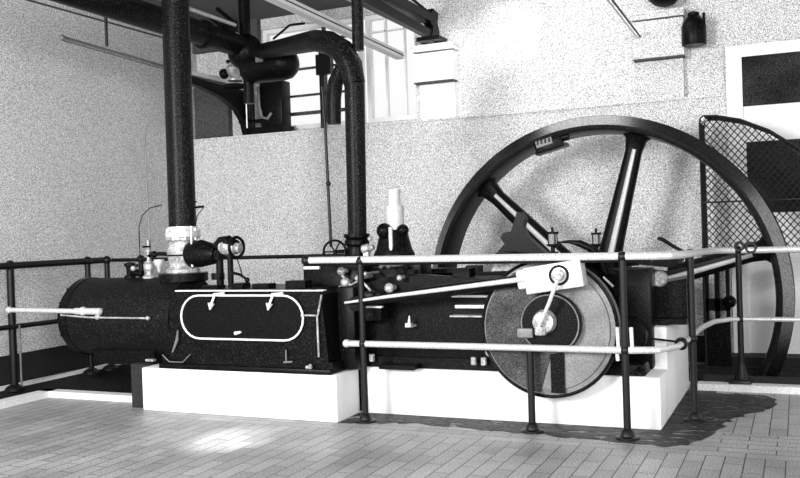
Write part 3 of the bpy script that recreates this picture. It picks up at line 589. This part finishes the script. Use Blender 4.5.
MB().lathe((-5.40, 7.95, 3.09), (0, 0, 1), [(0.08, 0), (0.09, 0.01), (0.09, 0.025), (0.02, 0.03)], 24).ball((-5.50, 7.9, 2.98), 0.055, 12).lathe((-5.40, 7.95, 2.83), (0, 0, 1), [(0.11, 0), (0.12, 0.02), (0.10, 0.035)], 20).build('valve_flange', 'iron', vv)
MB().cyl((-5.36, 7.95, 2.98), (-5.28, 7.95, 3.05), 0.035).build('side_port', 'iron', vv)

# roof timbers / trusses
MB().box(-3.74, -3.66, 4.9, 8.42, -0.035, 0.035).build('ceiling_beam', 'wood', None, False, label='pale grooved beam running to the back wall above the pipe elbow', category='beam')
o = bpy.data.objects['ceiling_beam']; o.location = (-3.70, 6.66, 3.07); o.rotation_euler = (math.radians(-1.6), 0, 0)
for v in o.data.vertices: v.co.z -= 0.0
gr_ = MB().box(-3.662, -3.655, 4.9, 8.42, 3.063, 3.073)
g_ = gr_.build('groove_line', 'shade', None, False)
g_.parent = o; g_.location = (0.042, 0, 0.030)
tr2 = thing('roof_truss', (-3.28, 7.3, 3.15), 'dark riveted truss end with bright strap resting on the lit wall cap', 'truss')
MB().prism([(5.0, 3.31), (8.36, 3.22), (8.36, 3.14), (5.0, 3.21)], 'x', -3.31, -3.25).box(-3.36, -3.20, 5.0, 8.1, 3.28, 3.36).build('bottom_chord', 'iron', tr2, False)
MB().box(-3.34, -3.33, 5.0, 8.2, 3.17, 3.20).build('lit_strap', 'bright', tr2)  # pale strap along the lower edge of the chord
MB().tube([(-3.28, 6.5, 3.62), (-3.28, 7.6, 3.46), (-3.28, 8.25, 3.40)], 0.014, 8).build('tie_rod', 'iron', tr2)
MB().prism([(8.22, 3.44), (8.36, 3.42), (8.33, 3.32), (8.38, 3.24), (8.38, 3.10), (8.15, 3.12), (8.22, 3.26), (8.10, 3.30)], 'x', -3.32, -3.24).box(-3.40, -3.16, 8.15, 8.38, 3.12, 3.16).build('gusset_plate', 'iron', tr2, False)
tr3 = thing('thin_roof_strut', (-1.28, 7.8, 3.0), 'thin double strut meeting the back wall left of the lantern', 'strut')
MB().tube([(-1.30, 6.4, 3.0), (-1.30, 8.38, 2.935)], 0.008, 8).build('strut_bar', 'bright', tr3)
MB().tube([(-1.275, 6.4, 3.01), (-1.275, 8.38, 2.945)], 0.009, 8).build('strut_bar', 'rail', tr3)

# lantern on the back wall and lamp bowl above it
ln = thing('wall_lantern', (-0.81, 8.32, 2.81), 'dark jar-shaped lantern hanging high on the back wall left of the door', 'lantern')
MB().lathe((-0.81, 8.28, 2.81), (0, 0, 1), [(0.10, 0), (0.105, 0.01), (0.105, 0.17), (0.09, 0.21), (0.06, 0.25), (0.035, 0.26)], 20).build('lantern_body', 'iron', ln)
MB().lathe((-0.81, 8.28, 3.06), (0, 0, 1), [(0.035, 0), (0.05, 0.01), (0.05, 0.035), (0.02, 0.05)], 16).box(-0.82, -0.80, 8.28, 8.44, 3.09, 3.11).build('lantern_cap', 'iron', ln)
MB().lathe((-0.72, 8.24, 2.95), (0, 0, 1), [(0.012, 0), (0.012, 0.13)], 8).build('lantern_clip', 'iron', ln)
MB().lathe((-1.05, 8.26, 3.30), (0, 0, -1), [(0.16, 0), (0.15, 0.04), (0.09, 0.10), (0.03, 0.12), (0, 0.122)], 24).cyl((-1.05, 8.26, 3.28), (-1.05, 8.26, ZC), 0.02).build('lamp_bowl', 'iron', None, label='dark hanging lamp bowl at the top edge, over the right wall cap', category='lamp')

# ================================================================== RAILINGS
def post(par, x, y, top, mid=0.52, r=0.022, foot=True):
    m_ = MB().cyl((x, y, 0.0), (x, y, top), r, seg=16)
    m_.lathe((x, y, 0), (0, 0, 1), [(0.07, 0), (0.07, 0.012), (0.045, 0.02), (0.035, 0.05), (r, 0.06)], 20)
    m_ = m_.build('post', 'rail', par)
    return m_
def knob(par, p, r, m='rail'): MB().ball(p, r).build('ball_joint', m, par)
ZT, ZM = 1.08, 0.525
gr = thing('guard_railing', (-1.6, 5.36, 0), 'bright-topped guard railing on dark posts in front of the engine', 'railing')
run = [(-3.10, 5.36, 1.09), (-0.80, 5.36, ZT), (-0.70, 5.40, ZT), (-0.655, 5.50, 1.078), (-0.63, 6.0, 1.068), (-0.62, 6.8, 1.05), (-0.58, 7.05, 1.045), (-0.45, 7.16, 1.04), (1.4, 7.16, 1.04)]
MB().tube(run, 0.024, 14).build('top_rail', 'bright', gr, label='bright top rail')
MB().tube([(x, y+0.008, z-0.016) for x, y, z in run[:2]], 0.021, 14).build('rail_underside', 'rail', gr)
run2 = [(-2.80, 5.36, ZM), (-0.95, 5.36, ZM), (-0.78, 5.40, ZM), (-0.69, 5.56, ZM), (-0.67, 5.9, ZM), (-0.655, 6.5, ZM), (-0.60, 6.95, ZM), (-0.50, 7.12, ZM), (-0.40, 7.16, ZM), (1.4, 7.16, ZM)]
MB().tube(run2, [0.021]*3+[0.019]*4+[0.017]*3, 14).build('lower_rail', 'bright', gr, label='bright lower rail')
for x, y, t, jt in ((-2.695, 5.36, ZT, 1), (-0.965, 5.36, ZT, 1), (-0.645, 5.95, 1.068, 0), (-0.43, 7.16, 1.04, 1)):
    pp = post(gr, x, y, t)
    knob(pp, (x, y, t), 0.032); knob(pp, (x, y, ZM), 0.030)
pp = post(gr, -1.55, 5.38, ZM-0.02)
knob(gr, (-3.11, 5.36, 1.09), 0.036); knob(gr, (-2.82, 5.36, ZM), 0.028, 'bright'); knob(gr, (-0.685, 5.70, ZM), 0.040)
for a_, b_, c_ in ((-1.005, 0.545, 0.66), (-0.925, 0.545, 0.66), (-1.01, 0.46, 0.50)):
    MB().tube([(a_, 5.37, b_), (a_-0.003, 5.37, c_)], 0.012, 8).build('clamp_strap', 'bright', gr)
MB().ring((-0.34, 7.14, 1.06), (0, 1, 0), 0.035, 0.010, 16, 6).ring((-0.42, 7.14, 1.07), (0, 1, 0), 0.03, 0.010, 16, 6).build('rope_loop', 'rail', gr)
MB().box(-0.52, -0.36, 7.06, 7.22, 0.03, 0.075, bev=0.01).lathe((-0.43, 7.16, 0.07), (0, 0, 1), [(0.06, 0), (0.04, 0.05), (0.024, 0.12)], 16).build('post_base', 'rail', gr)

br = thing('back_railing', (-6.2, 6.4, 0), 'dark guard railing along the left wall and behind the cylinder', 'railing')
MB().tube([(-6.22, 4.2, 1.085), (-6.22, 6.85, 1.075)], 0.030, 14).build('top_rail', 'rail', br)
MB().tube([(-6.22, 6.80, 1.075), (-6.1, 7.05, 1.065), (-3.6, 7.25, 1.06)], 0.018, 12).build('rear_top_rail', 'rail', br)
MB().tube([(-6.24, 4.2, 0.57), (-6.22, 6.6, 0.54)], 0.022, 12).build('lower_rail', 'rail', br)
for x, y, z in ((-6.24, 5.68, 1.08), (-6.22, 6.58, 1.075), (-6.20, 6.82, 1.07), (-6.0, 7.08, 1.065)):
    m_ = MB().cyl((x, y, 0.0 if x < -6.1 else -0.7), (x, y, z), 0.032 if y < 6 else 0.026, seg=16).lathe((x, y, 0.0 if x < -6.1 else -0.7), (0, 0, 1), [(0.08, 0), (0.08, 0.02), (0.04, 0.05)], 16)
    m_ = m_.build('post', 'rail', br); knob(m_, (x, y, z+0.005), 0.042)
MB().cyl((-6.20, 5.72, 0.0), (-6.20, 5.72, 0.56), 0.009, seg=8).build('stay', 'steel', br)

# ================================================================== MESH GUARD
mg = thing('wire_mesh_guard', (-0.1, 8.0, 0), 'arched wire-mesh safety guard standing behind the right side of the flywheel', 'guard')
G0, G1 = 7.84, 8.22
top = [(-0.745, 2.08), (-0.735, 2.125), (-0.71, 2.14), (-0.62, 2.135), (-0.43, 2.09), (-0.21, 1.985), (0.0, 1.83), (0.2, 1.62), (0.36, 1.38), (0.47, 1.10)]
for y in (G0, G1):
    MB().tube([(-0.745, y, 0.02)]+[(a, y, b) for a, b in top]+[(0.52, y, 0.8), (0.53, y, 0.02)], 0.007, 8).build('frame_hoop', 'wire', mg)
MB().tube([(-0.745, G0, 1.42), (0.45, G0, 1.42)], 0.007, 6).tube([(-0.74, G0, 1.02), (0.5, G0, 1.02)], 0.010, 6).tube([(-0.745, G0, 1.42), (-0.745, G1, 1.42)], 0.007, 6).build('cross_bar', 'wire', mg)
def ztop(x):
    if x <= top[1][0]: return top[1][1]
    for (a, b), (c_, d_) in zip(top, top[1:]):
        if a <= x <= c_ and c_ > a: return b+(d_-b)*(x-a)/(c_-a)
    return max(0.6, 1.10-(x-0.47)*8)
ms = MB(); stp = 0.062; zb = 0.98
def wires(mb, x0, x1, conv, zt):
    for sgn in (1, -1):
        k = -60
        while k < 60:
            seg_ = []; t = x0
            while t <= x1+1e-6:
                z = k*stp+sgn*(t-x0)*1.15+1.0
                ok = zb <= z <= zt(t)
                if ok: seg_.append(conv(t, z))
                if (not ok or t+0.01 > x1) and len(seg_) > 1:
                    mb.tube([seg_[0], seg_[-1]], 0.0042, 4, caps=False); seg_ = []
                elif not ok: seg_ = []
                t += 0.01
            k += 1
wires(ms, -0.745, 0.5, lambda t, z: (t, G0, z), ztop)
ms.build('front_mesh', 'wire', mg, False)
sm = MB(); wires(sm, G0, G1, lambda t, z: (-0.745, t, z), lambda t: 2.1); sm.build('side_mesh', 'wire', mg, False)
# curved mesh over the crown
cm = MB()
for i in range(2, len(top)-1):
    (a, b), (c_, d_) = top[i], top[i+1]
    n = max(1, int(math.hypot(c_-a, d_-b)/0.05))
    for j in range(n):
        x0_, z0_ = a+(c_-a)*j/n, b+(d_-b)*j/n; x1_, z1_ = a+(c_-a)*(j+1)/n, b+(d_-b)*(j+1)/n
        for q_ in range(6):
            ya, yb = G0+(G1-G0)*q_/6, G0+(G1-G0)*(q_+1)/6
            cm.tube([(x0_, ya, z0_), (x1_, yb, z1_)], 0.006, 4, caps=False); cm.tube([(x0_, yb, z0_), (x1_, ya, z1_)], 0.006, 4, caps=False)
cm.build('crown_mesh', 'wire', mg, False)
# dark cabinet at the foot of the guard
ca = thing('barring_gear_stand', (-0.58, 7.93, 0), 'black upright stand with slotted top between flywheel pit and door', 'stand')
MB().box(-0.775, -0.56, 8.02, 8.14, 0.0, 0.42).build('stand_body', 'iron', ca)
MB().box(-0.775, -0.73, 8.03, 8.13, 0.42, 0.95).box(-0.68, -0.64, 8.03, 8.13, 0.42, 0.95).box(-0.59, -0.56, 8.03, 8.13, 0.42, 0.95).box(-0.775, -0.56, 8.03, 8.13, 0.95, 1.0).box(-0.775, -0.56, 8.03, 8.13, 0.5, 0.60).build('slotted_top', 'iron', ca)
MB().ball((-0.56, 8.0, 0.58), 0.055, 14).build('stand_knob', 'iron', ca)

# ================================================================== CAMERA
cam = bpy.data.cameras.new('camera'); co = bpy.data.objects.new('camera', cam); C.objects.link(co)
cam.sensor_width = 36; cam.lens = 895.178*36/800; cam.clip_start = 0.05
R = Matrix(((0.91244522, 0.02554847, 0.40840053), (0.40784065, 0.02447044, -0.91272515), (-0.03331247, 0.99937404, 0.01190823)))
co.matrix_world = Matrix.Translation((0, 0, 1.29)) @ R.to_4x4()
S.camera = co

# ================================================================== LIGHT (tall windows behind the viewer, added unseen lamps)
def area(name, loc, target, sx, sy, power, spread=180):
    l = bpy.data.lights.new(name, 'AREA'); l.shape = 'RECTANGLE'; l.size = sx; l.size_y = sy; l.energy = power; l.spread = math.radians(spread)
    ob = bpy.data.objects.new(name, l); C.objects.link(ob); ob.location = loc
    ob.rotation_euler = (V(target)-V(loc)).to_track_quat('-Z', 'Y').to_euler()
def spot(name, loc, target, power, ang, blend=0.8, size=0.05):
    l = bpy.data.lights.new(name, 'SPOT'); l.energy = power; l.spot_size = math.radians(ang); l.spot_blend = blend; l.shadow_soft_size = size
    ob = bpy.data.objects.new(name, l); C.objects.link(ob); ob.location = loc
    ob.rotation_euler = (V(target)-V(loc)).to_track_quat('-Z', 'Y').to_euler()
area('window_light_front', (-4.2, -1.8, 2.6), (-2.6, 6.0, 0.7), 1.6, 1.6, 620)
area('window_light_right', (1.8, -1.5, 2.4), (-4.6, 6.5, 1.4), 2.0, 1.8, 340)  # added unseen fill lamp that brightens the left wall
area('roof_skylight', (-2.0, 7.2, 3.70), (-2.0, 7.2, 0), 1.6, 1.6, 24)  # added unseen lamp for the highlight on the rim bevel
spot('window_glint', (-0.5, 1.0, 3.4), (-3.25, 8.4, 2.85), 1300, 9, 0.9)  # added unseen spots for the bright patches on wall and floor
spot('window_glint', (-0.2, 1.0, 3.4), (-2.55, 8.4, 3.15), 1300, 6, 0.9)
spot('window_glint', (-3.4, 1.0, 3.4), (-3.30, 4.65, 0.0), 3200, 7, 1.0)
w_ = bpy.data.worlds.new('daylight'); S.world = w_; w_.use_nodes = True
bg = w_.node_tree.nodes['Background']; bg.inputs[0].default_value = (1, 1, 1, 1); bg.inputs[1].default_value = 1.15
S.view_settings.view_transform = 'Standard'; S.view_settings.look = 'None'; S.view_settings.gamma = 1.0
S.view_settings.exposure = 0.0
try: S.view_settings.use_curve_mapping = False
except Exception: pass
